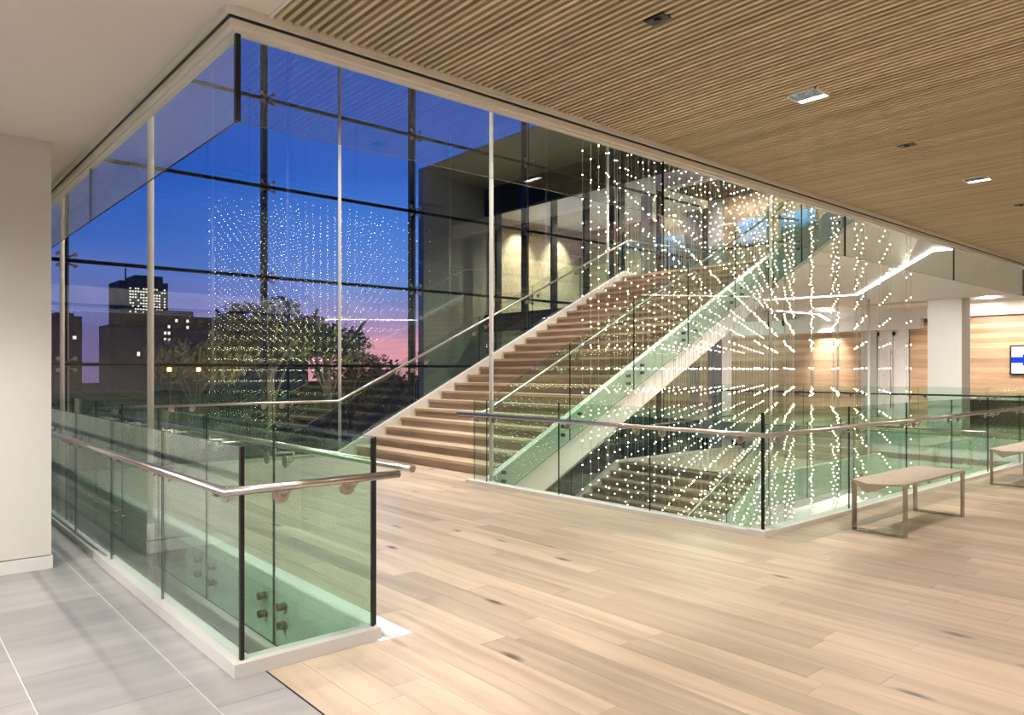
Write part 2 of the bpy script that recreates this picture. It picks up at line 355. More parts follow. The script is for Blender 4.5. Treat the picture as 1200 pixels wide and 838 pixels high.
def rail2(z0, z1, o, m):
    box('frame_length', (X0-.06+o, Y0-.06+o, z0, 24, Y0+.02+o*.4, z1), m, fr); box('frame_length', (X0-.06+o, Y0+.02+o*.4, z0, X0+.02+o*.4, YC-.05, z1), m, fr)
rail2(3.066, 3.11, 0, M['frame']); rail2(3.020, 3.058, .03, M['frame']); rail2(3.056, 3.068, .02, M['black']); rail2(3.008, 3.021, .055, M['white'])
# upper atrium ceiling and back
tag(box('wall_end', (24.2, -6, ZB, 24.4, YC+.1, 8.6), M['grey'], origin=(24.2, 3, ZB)), 'grey wall closing the hall beyond the far storey', 'wall', None, 'structure')
tag(box('wall_partition', (18.95, YC-.08, ZT, 24.2, YC-.02, 8.55), M['grey'], origin=(21, YC, ZT)), 'grey wall dividing the upper hall from the outer wing', 'wall', None, 'structure')
tag(box('ceiling', (-4, -6, 8.55, 24.4, YC+.1, 8.7), M['grey'], origin=(7, 3, 8.55)), 'high grey ceiling over the stair hall', 'ceiling', None, 'structure')
# glass smoke baffle
bf = root('glass_baffle', (X0, Y0, 2.6), 'clear glass smoke baffle hanging from the ceiling opening', 'baffle')
cuts = [1.31, 4.5, 7.47, 10.5, 13.44, 16.4]
for a, b in zip(cuts, cuts[1:]): MB().box(a+.004, Y0+.012, 2.6, b-.004, Y0+.024, 3.02, 0, (1,1,0,1,0,1)).build('glass_panel', [M['baffle'], M['edge']], bf)
for a, b in ((Y0+.03, 6.5), (6.5, 9.6), (9.6, 12.55)): MB().box(X0+.012, a+.004, 2.6, X0+.024, b-.004, 3.02, 0, (1,1,1,0,1,0)).build('glass_panel', [M['baffle'], M['edge']], bf)
box('corner_clip', (X0+.008, Y0+.006, 2.6, X0+.03, Y0+.03, 3.03), M['mull'], bf)
for k in (1, 2, 3, 4): box('joint_strip', (cuts[k]-.004, Y0+.010, 2.6, cuts[k]+.004, Y0+.026, 3.03), M['mull'], bf)

# ceiling fixtures
def fixture(x, y, lit, label, dark=False):
    r = root('recessed_light' if not dark else 'ceiling_sensor', (x, y, 3.09), label, 'light' if not dark else 'sensor', 'fixtures in the slat ceiling')
    if dark:
        box('housing', (x-.035, y-.055, 3.090, x+.035, y+.055, 3.16), M['black'], r); MB().disc((x, y, 3.091), (0,0,-1), .018, .010, 14).build('sensor_eye', M['mull'], r); return
    q = MB(); h = .095
    q.box(x-h, y-h, 3.087, x-h+.01, y+h, 3.19); q.box(x+h-.01, y-h, 3.087, x+h, y+h, 3.19); q.box(x-h, y-h, 3.087, x+h, y-h+.01, 3.19); q.box(x-h, y+h-.01, 3.087, x+h, y+h, 3.19)
    q.build('trim_ring', M['frame'], r)
    box('lens', (x+.045, y-.085, 3.092, x+.085, y+.085, 3.10), M['lens'], r); box('reflector', (x-.085, y-.085, 3.091, x+.045, y+.085, 3.10), plain('bluish_reflector', (.10, .14, .25), .2, .6), r)
fixture(4.27, 2.2, 1, 'square recessed downlight with bluish reflector in the slat ceiling, nearer of the two')
fixture(7.23, 2.2, 1, 'slim lit recessed downlight in the slat ceiling, farther of the two')
fixture(2.81, 2.19, 0, 'dark square ceiling device near the top edge of the slat ceiling', True)
fixture(5.76, 2.21, 0, 'small dark slot in the slat ceiling between the two downlights', True)
fixture(8.68, 2.25, 0, 'small dark slot in the slat ceiling beyond the farther downlight', True)

# ------------------------------------------------------------------ curtain wall
cw = root('window_1', (8.4, YC, 0), 'tall spider-fixed glass wall looking onto the dusk skyline', 'window', None, 'structure')
ZT_ = [-4.2, -3.15, -1.6, -.04, 1.54, 3.10, 4.70, 6.25, 7.8, 8.55]
XM = [-4.0, -.88, 2.22, 5.3, 8.41, 11.53, 14.6, XF-.05]
for i in range(len(XM)-1):
    for j in range(len(ZT_)-1):
        MB().box(XM[i]+.006, YC, ZT_[j]+.006, XM[i+1]-.006, YC+.016, ZT_[j+1]-.006, 0, (1,1,0,1,0,1)).build('pane', [M['curtain'], M['edge']], cw)
for x in XM[1:-1]: box('mullion', (x-.035, YC+.10, ZB, x+.035, YC+.22, 8.55), M['mull'], cw)
for x in XM[1:-1]: box('mullion_flange', (x+.03, YC+.09, ZB, x+.05, YC+.12, 8.55), M['steel'], cw)
for z in ZT_[1:-1]: box('transom', (-4, YC+.02, z-.028, XF, YC+.06, z+.028), M['mull'], cw)
sp = MB()
for sx in (-1, 1):
    for sz in (-1, 1):
        sp.tube([(0, .10, 0), (sx*.05, .03, sz*.06), (sx*.11, -.01, sz*.085)], .014, 6); sp.disc((sx*.11, .004, sz*.085), (0, -1, 0), .032, .03, 10)
sp.disc((0, .12, 0), (0,-1,0), .04, .06, 10); spm = sp.mesh('spider', M['steel'])
for x in XM[1:-1]:
    for z in ZT_[1:-1]: link('spider_fitting', spm, cw, (x, YC-.0, z))

# ------------------------------------------------------------------ railings
bm_ = MB()                                      # bracket: disc on the glass (at origin, facing -Y) and a hooked arm up to the rail
bm_.disc((0, 0, 0), (0, -1, 0), .042, .014, 18); bm_.disc((0, -.014, 0), (0, -1, 0), .02, .006, 12)
bm_.tube([(0, -.015, 0), (0, -.045, -.004), (.012, -.068, .006), (.022, -.075, .03), (.022, -.075, .06)], .0075, 8)
BR = bm_.mesh('bracket', M['steel'], smooth=True)
st_ = MB().disc((0, .02, 0), (0, -1, 0), .026, .05, 14).mesh('standoff', plain('dark_bolt', (.10, .12, .11), .35, .8))
ROT = {'-Y': 0, '+X': math.pi/2, '+Y': math.pi, '-X': -math.pi/2}
def bracket(par, p, face): link('bracket', BR, par, p, None, (0, 0, ROT[face]))
def standoff(par, p, face): link('standoff', st_, par, p, None, (0, 0, ROT[face]))
GT = .013
def panel_y(par, x, y0, y1, z0, z1, m='rail'):  # panel in a plane of constant x
    return MB().box(x-GT/2, y0+.004, z0, x+GT/2, y1-.004, z1, 0, (1,1,1,0,1,0)).build('glass_panel', [M[m], M['edge']], par)
def panel_x(par, y, x0, x1, z0, z1, m='rail'):
    return MB().box(x0+.004, y-GT/2, z0, x1-.004, y+GT/2, z1, 0, (1,1,0,1,0,1)).build('glass_panel', [M[m], M['edge']], par)
def handrail(par, pts, r=.021, m='steel'): return MB().tube(pts, r, 14).build('handrail', M[m], par, True)
HZ = .885; GZ = 1.075

# tiled-side railing with its return
g = root('glass_railing', (1.33, Y0, 0), 'green glass railing on the low curb beside the grey tiles with bent steel handrail', 'railing')
ys = [3.49 + 1.243*k for k in range(8)]; ys[-1] = 12.1
for a, b in zip(ys, ys[1:]): panel_y(g, 1.33, a, b, .06, GZ)
panel_x(g, 3.49, 1.335, 2.04, .06, GZ)
box('corner_joint', (1.321, 3.478, .06, 1.341, 3.498, GZ), M['black'], g); box('end_joint', (2.03, 3.482, .06, 2.046, 3.498, GZ), M['black'], g)
handrail(g, [(1.215, 12.0, HZ), (1.215, 3.375, HZ), (2.13, 3.375, HZ)])
for y in ys[1:-1]:
    for d in (-.15, .15): bracket(g, (1.322, y+d, HZ-.055), '-X')
bracket(g, (1.322, 3.66, HZ-.055), '-X'); bracket(g, (1.52, 3.483, HZ-.055), '-Y'); bracket(g, (1.88, 3.483, HZ-.055), '-Y')

# landing edge railing (pinned to the fascia)
g = root('glass_railing', (2.1, 7, 0), 'green glass railing pinned by bolts to the landing fascia', 'railing')
ys = [3.52, 4.86, 6.19, 7.52, 8.86, 10.1, 11.5]
for a, b in zip(ys, ys[1:]):
    panel_y(g, 2.075, a, b, -.42, GZ, 'fascia')
    for y in (a+.16, b-.16):
        for z in (-.125, -.25): standoff(g, (2.06, y, z), '-X')
handrail(g, [(2.30, 3.5, HZ), (2.30, 11.40, HZ)])
for y in ys[1:-1]:
    for d in (-.15, .15): bracket(g, (2.083, y+d, HZ-.055), '+X'); 
for y in ys[1:-1]:
    for d in (-.15, .15): MB().tube([(2.15, y+d, HZ-.03), (2.29, y+d, HZ-.03)], .008, 6).build('bracket_arm', M['steel'], g)

def slopez(x): return R + (x - XS)/T*R          # nosing line
# stair glass: panels follow the slope
def stair_panel(par, y, x0, x1, lo, hi, m='rail', f=slopez, flat0=None):
    pts = [(x0+.004, y, f(x0)+lo), (x1-.004, y, f(x1)+lo), (x1-.004, y, f(x1)+hi), (x0+.004, y, f(x0)+hi)]
    return MB().prism(pts, (0, GT, 0), 0, 1).build('glass_panel', [M[m], M['edge']], par)
XJ = [XS-.12, 7.71, 9.15, 10.583, 12.034, 13.476]
# left side: runs level along the back of the landing, then climbs
g = root('glass_railing', (XS, YL+.1, 0), 'glass railing climbing the stair side next to the window wall, level along the landing back', 'railing')
for a, b in zip((2.12, 3.5, 4.9), (3.5, 4.9, XS-.12)): panel_x(g, YL+.1, a, b, -.35, GZ)
for a, b in zip(XJ, XJ[1:]): stair_panel(g, YL+.1, a, b, -.42, .98)
panel_x(g, YL+.1, 13.48, 15.2, ZT-.4, ZT+GZ); panel_x(g, YL+.1, 15.2, 16.8, ZT-.4, ZT+GZ)
hx = XS-.35
handrail(g, [(2.32, YL, .93), (hx, YL, .93), (XT+.2, YL, slopez(XT+.2)+.62+.15), (16.7, YL, ZT+.93)])
for x in (2.6, 3.35, 3.65, 4.75, 5.05): bracket(g, (x, YL+.10, .87), '-Y')
for x in XJ[1:]:
    for d in (-.15, .15): bracket(g, (x+d, YL+.10, slopez(x+d)+.70), '-Y')
# right side
g = root('glass_railing', (XS, YR-.16, 0), 'glass railing climbing the open side of the main stair above the void', 'railing')
for a, b in zip(XJ, XJ[1:]):
    stair_panel(g, YR-.17, a, b, -.40, 1.02)
    for x in (a+.17, b-.17):
        for z in (-.10, -.22): standoff(g, (x, YR-.19, slopez(x)+z), '-Y')
handrail(g, [(XS-.32, YR+.02, .80), (XS, YR+.02, slopez(XS)+.78), (XT+.1, YR+.02, slopez(XT+.1)+.78), (XT+1.3, YR+.02, ZT+.93)])
for x in XJ[1:]:
    for d in (-.16, .16): bracket(g, (x+d, YR-.155, slopez(x+d)+.70), '+Y')

# void railing round the corner
g = root('glass_railing', (XK, Y0, 0), 'glass railing turning the corner round the bead sculpture, beside the bench', 'railing')
ys = [3.44, 4.68, 5.97, 7.26]
for a, b in zip(ys, ys[1:]): panel_y(g, XK+.02, a, b, .02, GZ)
panel_y(g, XK+.02, 7.26, 7.52, .02, GZ)
xs = [XK+.02, 7.52, 8.96, 10.37, 11.75, 13.2, 14.6, 16.0, 17.4]
for a, b in zip(xs, xs[1:]): panel_x(g, Y0, a, b, .02, GZ)
box('corner_joint', (XK+.008, Y0-.012, .03, XK+.030, Y0+.010, GZ), M['black'], g)
handrail(g, [(XK-.095, 7.72, HZ), (XK-.095, Y0-.10, HZ), (17.4, Y0-.10, HZ)])
for y in ys[1:]:
    for d in (-.16, .16): bracket(g, (XK+.012, y+d, HZ-.055), '-X')
bracket(g, (XK+.012, 3.66, HZ-.055), '-X'); bracket(g, (6.10, Y0-.008, HZ-.055), '-Y')
for x in xs[1:-1]:
    for d in (-.16, .16): bracket(g, (x+d, Y0-.008, HZ-.055), '-Y')

# far storey railing
g = root('glass_railing', (XF, 8, 0), 'distant glass railing along the far storey in front of the timber wall', 'railing')
ys = [4.0 - 1.4*3 + 1.4*k for k in range(10)]
for a, b in zip(ys, ys[1:]): panel_y(g, XF-.02, a, min(b, 12.3), -.3, GZ)
handrail(g, [(XF-.1, 12.42, .9), (XF-.1, -.2, .9)], .02, 'black')
for y in ys[1:-1]:
    for d in (-.16, .16): bracket(g, (XF-.03, y+d, .85), '-X')

# ------------------------------------------------------------------ main staircase
def flight(r, xs, z0, n, ya, yb, last_tread=True):
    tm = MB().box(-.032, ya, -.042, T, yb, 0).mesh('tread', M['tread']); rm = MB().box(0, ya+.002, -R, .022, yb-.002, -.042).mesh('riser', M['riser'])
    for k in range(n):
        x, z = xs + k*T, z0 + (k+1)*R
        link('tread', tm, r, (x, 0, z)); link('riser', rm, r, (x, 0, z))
def stringer(r, y0, y1, x0, x1, up, dn, f, cut=None, ends=None):
    a = [(x0, y0, max(f(x0)+up, cut if cut is not None else -99)), (x1, y0, f(x1)+up)]
    pts = [(x0, y0, f(x0)-dn), (x1, y0, f(x1)-dn), (x1, y0, f(x1)+up), (x0, y0, f(x0)+up)]
    if ends: pts = ends
    return MB().prism(pts, (0, y1-y0, 0)).build('stringer', M['whitesteel'], r)
sc = root('staircase', (XS, 9.5, 0), 'wide main staircase of oak treads between white stringers, rising to the upper storey', 'staircase')
flight(sc, XS, 0, NS, YR, YL)
stringer(sc, YR-.12, YR, XS, XT+.1, .10, .72, slopez, None, [(XS-.12, YR-.12, 0), (XS-.3, YR-.12, -.02), (XS+.1, YR-.12, -.55), (XS+.55, YR-.12, -.42), (XT+.1, YR-.12, slopez(XT)-.70), (XT+.1, YR-.12, slopez(XT)+.10)])
stringer(sc, YL, YL+.09, XS, XT, 0, 0, slopez, None, [(XS-.35, YL, -.3), (XT+.1, YL, slopez(XT)-.7), (XT+.5, YL, ZT-.45), (XT+.5, YL, ZT+.10), (XT+.1, YL, ZT+.14), (XS-.35, YL, .06)])
MB().prism([(XS-.1, YR, -.25), (XS+.5, YR, -.40), (XT, YR, ZT-.68), (XT+.3, YR, ZT-.5), (XT+.3, YR, ZT-.2), (XT, YR, ZT-.25), (XS, YR, -.05)], (0, YL-YR, 0)).build('soffit', M['whitesteel'], sc)

# upper landing, angled upper edge with fascia and sloping soffit
ul = root('floor', (15.5, 9.5, ZT), 'upper storey floor at the head of the stair', 'floor', None, 'structure')
MB().prism([(XT+.02, YR-.1, ZT-.5), (XF+.2, YR-.1, ZT-.5), (XF+.2, 12.3, ZT-.5), (XT+.02, YL+.14, ZT-.5)], (0, 0, .5)).build('landing_slab', M['white'], ul)
E1 = [(XT+.05, YR-.06, 3.02, 3.74), (12.3, 6.4, 3.30, 3.93), (11.4, 5.25, 3.62, 4.10), (10.35, Y0+.02, 4.05, 4.55)]
LEDP = [(15.6, 9.4, 3.08), (16.1, 7.2, 3.08), (11.0, 3.9, 3.08), (11.1, 3.5, 3.08)]
sf = root('ceiling', (13, 6, 3.1), 'folded white soffit under the upper walkway with a bright light line', 'soffit', None, 'structure')
q = MB()
q.poly([E1[0][:3], E1[1][:3], (14.0, 5.85, 3.10), (16.1, 7.2, 3.10), (15.6, 9.4, 3.10), (XT+.05, 9.4, 3.05)])
q.poly([E1[1][:3], E1[2][:3], (12.2, 4.68, 3.10), (14.0, 5.85, 3.10)]); q.poly([E1[2][:3], E1[3][:3], (11.1, 3.46, 3.10), (11.0, 3.9, 3.10), (12.2, 4.68, 3.10)])
q.build('soffit_facet', M['ceil'], sf)
q = MB(); q.prism([(15.6, 9.4, 3.10), (16.1, 7.2, 3.10), (11.0, 3.9, 3.10), (11.1, 3.46, 3.10), (XF, 3.46, 3.10), (XF, 12.6, 3.10), (15.6, 12.6, 3.10)], (0, 0, .12)); q.build('soffit_panel', M['white'], sf)
for a, b in zip(LEDP, LEDP[1:]):
    d = (Vector(b)-Vector(a)).normalized(); nrm = Vector((-d.y, d.x, 0))*.03
    MB().prism([Vector(a)-nrm, Vector(b)-nrm, Vector(b)+nrm, Vector(a)+nrm], (0,0,.015)).build('light_line', M['led'], sf)
for a, b in (((18.7, 10.5, 3.08), (20.7, 10.35, 3.08)), ((20.7, 10.35, 3.08), (23.5, 11.4, 3.08))):
    d = (Vector(b)-Vector(a)).normalized(); nrm = Vector((-d.y, d.x, 0))*.04
    MB().prism([Vector(a)-nrm, Vector(b)-nrm, Vector(b)+nrm, Vector(a)+nrm], (0,0,.015)).build('light_line', M['led'], sf)
g = root('glass_railing', (12, 6.2, 3.7), 'green glass fascia railing of the angled upper walkway behind the bead strands', 'railing')
for a, b in zip(E1, E1[1:]):
    A, B = Vector(a[:2]), Vector(b[:2]); d = (B-A).normalized(); n = Vector((-d.y, d.x))*-.05
    P = lambda p, z, o=n: (p.x+o.x, p.y+o.y, z)
    MB().prism([P(A+d*.02, a[2]+.04), P(B-d*.0, b[2]+.04), P(B, b[3]+1.0), P(A+d*.02, a[3]+1.0)], (n.x*.25, n.y*.25, 0), 0, 1).build('glass_panel', [M['rail'], M['edge']], g)
    MB().prism([P(A, a[2], n*0), P(B, b[2], n*0), P(B, b[3], n*0), P(A, a[3], n*0)], (-n.x, -n.y, 0)).build('fascia_board', M['whitesteel'], g)
    for t in (.08, .92) if a is not E1[1] else (.9,):
        p = A.lerp(B, t)
        for dz in (.18, .32): link('standoff', st_, g, (p.x+n.x*1.3, p.y+n.y*1.3, a[3]+(b[3]-a[3])*t - dz), None, (0, 0, math.atan2(d.y, d.x)+math.pi))
MB().tube([(a[0]+.12, a[1]-.08, a[3]+.86) for a in E1], .021, 10).build('handrail', M['steel'], g, True)
# level railing across the upper landing
g = root('glass_railing', (16.8, 9.5, ZT), 'glass railing with dark handrail across the upper landing below the pictures', 'railing')
for a, b in ((11.5, 10.1), (10.1, 8.7), (8.7, 7.4)): panel_y(g, 16.8, b, a, ZT-.1, ZT+GZ)
handrail(g, [(16.72, 11.5, ZT+.93), (16.72, 7.3, ZT+.93)], .022, 'black')
for y in (11.2, 10.25, 9.95, 8.85, 8.55): bracket(g, (16.79, y, ZT+.87), '-X')

# ------------------------------------------------------------------ lower staircase and landing
ZL = -.69; NL = 23; XB = 13.24 - (NL-1)*T; ZB0 = ZL - NL*R
def slopel(x): return ZL + (x-13.24)/T*R
ls = root('staircase', (XB, 9.5, ZB), 'lower staircase of oak treads under the main flight, seen through the bead strands', 'staircase')
flight(ls, XB, ZB0, NL, YR, YL)
stringer(ls, YR-.12, YR, 0, 0, 0, 0, slopel, None, [(XB, YR-.12, ZB), (13.24, YR-.12, ZL-.70), (XF, YR-.12, ZL-.6), (XF, YR-.12, ZL+.16), (13.24, YR-.12, ZL+.10), (XB-.2, YR-.12, ZB+.15)])
stringer(ls, YL, YL+.1, 0, 0, 0, 0, slopel, None, [(XB, YL, ZB), (13.24, YL, ZL-.7), (XF, YL, ZL-.6), (XF, YL, ZL+.05), (13.24, YL, ZL+.05), (XB-.2, YL, ZB+.12)])
box('landing', (13.24, YR, ZL-.4, XF, YL, ZL), M['tread'], ls)
box('landing_wing', (16.9, 2.6, ZL-.4, XF, YR-.12, ZL), M['tread'], ls); box('landing_fascia', (16.86, 2.6, ZL-.75, 16.9, YR-.12, ZL+.22), M['whitesteel'], ls)
for k in range(4): box('upper_step', (17.15+.304*k, YR+.1, ZL+k*.155, 18.38, YR+1.9, ZL+(k+1)*.155), M['tread'], ls)
g = root('glass_railing', (10, YR-.2, -1.5), 'glass railing down the lower staircase inside the bead sculpture void', 'railing')
XJL = [7.4, 8.85, 10.3, 11.75, 13.2]
for a, b in zip(XJL, XJL[1:]): stair_panel(g, YR-.17, a, b, -.45, .95, 'rail', slopel)
for a, b in ((13.2, 14.7), (14.7, 16.2), (16.2, 16.85)): panel_x(g, YR-.17, a, b, ZL-.5, ZL+GZ)
for a, b in ((7.6, 6.2), (6.2, 4.8), (4.8, 3.4)): panel_y(g, 16.82, b, a, ZL-.55, ZL+GZ)
handrail(g, [(7.4, YR+.02, slopel(7.4)+.8), (13.2, YR+.02, slopel(13.2)+.8), (14, YR+.02, ZL+.92), (16.7, YR+.02, ZL+.92), (18.4, YR+.1, .55)])
handrail(g, [(16.75, YR-.2, ZL+.92), (16.75, 3.4, ZL+.92)])
for y in (7.4, 6.4, 6.0, 5.0, 4.6):
    for z in (-.05, -.2): standoff(g, (16.8, y, ZL+z), '-X')
g = root('glass_railing', (10, YL+.05, -1.5), 'pair of slim handrails with glass down the lower stair beside the window wall', 'railing')
for a, b in zip(XJL, XJL[1:]): stair_panel(g, YL+.1, a, b, -.35, 1.0, 'rail', slopel)
handrail(g, [(7.4, YL, slopel(7.4)+.8), (13.2, YL, slopel(13.2)+.8), (18.3, YL, ZL+.92)])

# lower storey floor
lf = root('floor', (8, 4, ZB), 'pale floor of the lower storey under the voids', 'floor', None, 'structure')
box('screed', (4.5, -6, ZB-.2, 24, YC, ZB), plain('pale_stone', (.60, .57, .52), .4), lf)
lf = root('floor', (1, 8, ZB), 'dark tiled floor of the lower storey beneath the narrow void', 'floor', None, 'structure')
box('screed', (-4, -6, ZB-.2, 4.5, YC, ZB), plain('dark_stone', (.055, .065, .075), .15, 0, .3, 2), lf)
tag(box('wall_lower', (20.5, -6, ZB, 20.7, 12.6, -.62), M['wall'], origin=(20.5, 3, ZB)), 'pale wall at the back of the lower storey', 'wall', None, 'structure')

# ------------------------------------------------------------------ slender white poles
def pole(x, y, z0, z1, label):
    r = root('white_pole', (x, y, z0), label, 'pole', 'slender white poles round the stair')
    MB().tube([(x, y, z0), (x, y, z1)], .029, 16).build('shaft', M['whitesteel'], r, True)
    MB().disc((x, y, z0), (0,0,1), .06, .02, 16).build('base_collar', M['whitesteel'], r)
    if z1 > 4: MB().tube([(x, y, -.33), (x, y, .0)], .036, 16).build('joint_sleeve', M['whitesteel'], r, True)
pole(2.0, 7.5, ZB, 8.55, 'thick-looking slender white pole rising in the narrow void just behind the tiled-side railing')
pole(1.98, 11.62, ZB, 8.55, 'slender white pole close to the white wall end, in front of the glass wall')
pole(6.16, 11.66, ZB, 8.55, 'slender white pole where the level handrail starts climbing by the glass wall')
pole(6.15, 7.5, ZB, 8.55, 'slender white pole at the foot of the open side of the stair')
pole(13.1, 11.66, ZB, 8.55, 'thin white pole at the stair head beside the glass wall')
pole(13.1, 7.5, ZB, 8.55, 'thin white pole in front of the upper stringer among the bead strands')
pole(17.4, 7.5, ZB, 3.1, 'short white pole before the distant timber wall, below the soffit')

# ------------------------------------------------------------------ bead sculpture
bs = root('light_sculpture', (9, 5.6, 6.2), 'hanging sculpture of fine wires strung with hundreds of warm glowing beads', 'sculpture')
for k in range(8): box('canopy_bar', (7.0 if k < 2 else 6.3, 3.62+.53*k, 6.3, 10.3 if k < 2 else 12.95, 3.68+.53*k, 6.36), M['mull'], bs)
for x in (7.2, 10.2): box('canopy_bar', (x, 3.62, 6.36, x+.06, 7.4, 6.4), M['mull'], bs)
for x in (7.23, 10.23):
    for y in (3.9, 7.0): MB().tube([(x, y, 6.4), (x, y, 8.55)], .012, 6).build('canopy_rod', M['mull'], bs)
ZA, ZZ, PZ = 5.85, -2.35, .292
q = MB(); q.tube([(0,0,ZZ), (0,0,6.3)], .0022, 4, 0, False)
wire = q.mesh('strand', M['wire'])
def beads(off):
    b = MB(); z = ZA - off; r = .0085; ph = .6
    while z > ZZ:
        k = len(b.v); b.v += [(0,0,z+r)] + [(r*math.cos(t*math.pi/3), r*math.sin(t*math.pi/3), z) for t in range(6)] + [(0,0,z-r)]
        for t in range(6):
            b.f.append((k, k+1+t, k+1+(t+1)%6)); b.m.append(0); b.f.append((k+7, k+1+(t+1)%6, k+1+t)); b.m.append(0)
        z -= PZ
    return b.mesh('beads', M['bead'])
BD = [beads(0)]
poly = [(6.5, 6.2), (7.2, 4.0), (7.3, 3.66), (10.0, 3.66), (12.75, 7.42), (7.95, 7.42)]
def inside(x, y):
    c = False
    for i in range(len(poly)):
        (xa, ya), (xb, yb) = poly[i], poly[i-1]
        if (ya > y) != (yb > y) and x < (xb-xa)*(y-ya)/(yb-ya)+xa: c = not c
    return c
ca, sa = math.cos(math.radians(26.8)), math.sin(math.radians(26.8)); ns = 0
for i in range(-30, 60):
    for j in range(-40, 40):
        a, b = i*.39 + (.195 if j % 2 else 0), j*.285
        x, y = 6.5 + a*ca - b*sa + random.uniform(-.016, .016), 6.2 + a*sa + b*ca + random.uniform(-.016, .016)
        if inside(x, y) and ns < 298:
            s_ = link('strand', wire, bs, (x, y, 0)); link('beads', BD[0], s_, (x, y, 0))['kind'] = 'stuff'; ns += 1
print('strands', ns)

# ------------------------------------------------------------------ benches
def bench(x, y, label):
    r = root('bench', (x, y, 0), label, 'bench', 'benches along the void railing')
    L_, D, H = 1.46, .45, .46
    q = MB()
    rows = [(0, [(0, H, H-.02), (.14, H-.026, H-.11), (.30, H-.016, H-.03), (D, H, H-.02)]), (.45, [(0, H, H-.02), (.15, H-.014, H-.075), (.30, H-.012, H-.03), (D, H, H-.02)]), (1.0, [(0, H, H-.02), (.20, H-.004, H-.035), (.32, H-.004, H-.03), (D, H, H-.02)]), (L_, [(0, H, H-.02), (.2, H, H-.02), (.32, H, H-.02), (D, H, H-.02)])]
    n = 4; k0 = len(q.v)
    for (dx, pr) in rows:
        for (dy, zt, zb) in pr: q.v.append((x+dx, y+D-dy, zt))
        for (dy, zt, zb) in pr: q.v.append((x+dx, y+D-dy, zb))
    def idx(i, j, b): return k0 + i*2*n + b*n + j
    for i in range(len(rows)-1):
        for j in range(n-1):
            q.f.append((idx(i,j,0), idx(i,j+1,0), idx(i+1,j+1,0), idx(i+1,j,0))); q.m.append(0)
            q.f.append((idx(i,j,1), idx(i+1,j,1), idx(i+1,j+1,1), idx(i,j+1,1))); q.m.append(0)
        for j in (0, n-1): q.f.append((idx(i,j,0), idx(i+1,j,0), idx(i+1,j,1), idx(i,j,1))); q.m.append(0)
    for i in (0, len(rows)-1):
        for j in range(n-1): q.f.append((idx(i,j,0), idx(i,j,1), idx(i,j+1,1), idx(i,j+1,0))); q.m.append(0)
    q.build('seat', M['seat'], r)
    for dx in (.0, L_-.075):
        f = MB(); a = x+dx
        f.box(a, y, 0, a+.075, y+.014, H-.02); f.box(a, y+D-.014, 0, a+.075, y+D, H-.02); f.box(a, y+.014, 0, a+.075, y+D-.014, .014)
        f.build('leg_frame', M['legsteel'], r)
bench(6.70, 2.59, 'taupe bench on steel loop legs in front of the void railing, wholly in view')
bench(10.70, 2.66, 'taupe bench on steel loop legs cut off by the edge of the view')

# ------------------------------------------------------------------ far storey: floors, walls, doors, screen
ff = root('floor', (21, 6, 0), 'floor of the far storey behind the distant railing', 'floor', None, 'structure')
box('screed', (XF, -6, -.5, 24, 23, -.02), M['white'], ff); box('finish', (XF+.02, -6, -.02, 24, 23, 0), M['tread'], ff)
fc = root('ceiling', (21, 6, 3.35), 'white dropped ceiling of the far storey', 'ceiling', None, 'structure')
box('plaster', (XF+.1, -6, 3.36, 24, 23, 3.5), M['ceil'], fc); box('beam', (XF, -6, 3.10, XF+.3, YC, 3.4), M['white'], fc); box('beam', (20.5, -6, 3.2, 20.8, 9.2, 3.38), M['white'], fc)
wf = root('wall_far', (24, 8, 0), 'timber boarded far wall with white bulkheads', 'wall', None, 'structure')
box('timber_panel', (23.95, 10.5, 0, 24.1, 23, 2.72), M['board'], wf); box('bulkhead', (23.7, 8.7, 2.72, 24.2, 16, 3.4), M['white'], wf)
box('timber_panel', (23.95, 8.6, 0, 24.1, 9.1, 2.9), M['board'], wf); box('timber_panel', (23.95, -6, 0, 24.1, 8.6, 3.02), M['board'], wf); box('bulkhead', (23.7, -6, 3.02, 24.2, 8.7, 3.4), M['white'], wf)
box('jamb', (23.8, 10.03, 0, 24.1, 10.5, 2.75), M['grey'], wf)
d1 = root('door_1', (23.9, 9.5, 0), 'pale glazed door with a tall bar handle beside the timber wall', 'door', None, 'structure')
box('door_leaf', (23.9, 9.12, 0, 23.94, 9.56, 2.72), plain('frosted_glass', (.78, .76, .74), .3), d1); box('door_leaf', (23.9, 9.58, 0, 23.94, 10.02, 2.72), plain('frosted_glass', (.80, .78, .76), .3), d1)
q = MB(); q.tube([(23.80, 9.60, .35), (23.80, 9.60, 2.12)], .02, 8); q.tube([(23.80, 9.60, .8), (23.9, 9.60, .8)], .015, 6); q.tube([(23.80, 9.60, 2.0), (23.9, 9.60, 2.0)], .015, 6); q.build('handle', M['steel'], d1)
q = MB(); q.box(23.86, 9.5, 2.55, 23.9, 9.58, 2.66); q.box(23.86, 9.98, 2.55, 23.9, 10.06, 2.66); q.build('hinge_block', M['black'], d1)
def column(b, label):
    r = root('column', (b[0], b[1], b[2]), label, 'column', None, 'structure'); box('shaft', b, M['wall'], r)
column((19.0, 6.09, ZB, 19.55, 6.82, 3.4), 'broad white column between the timber walls of the far storey')
column((18.55, 12.15, ZB, 19.05, 12.62, 8.55), 'tall grey-white column where the glass wall meets the far storey')
tv = root('wall_screen', (23.9, 5.9, 1.75), 'black framed wall screen showing a blue cross on white on the timber wall', 'screen')
box('bezel', (23.88, 5.0, 1.34, 23.95, 6.46, 2.16), M['black'], tv); box('screen', (23.872, 5.04, 1.38, 23.88, 6.42, 2.12), emit('screen_white', (.92, .95, 1), 1.0), tv)
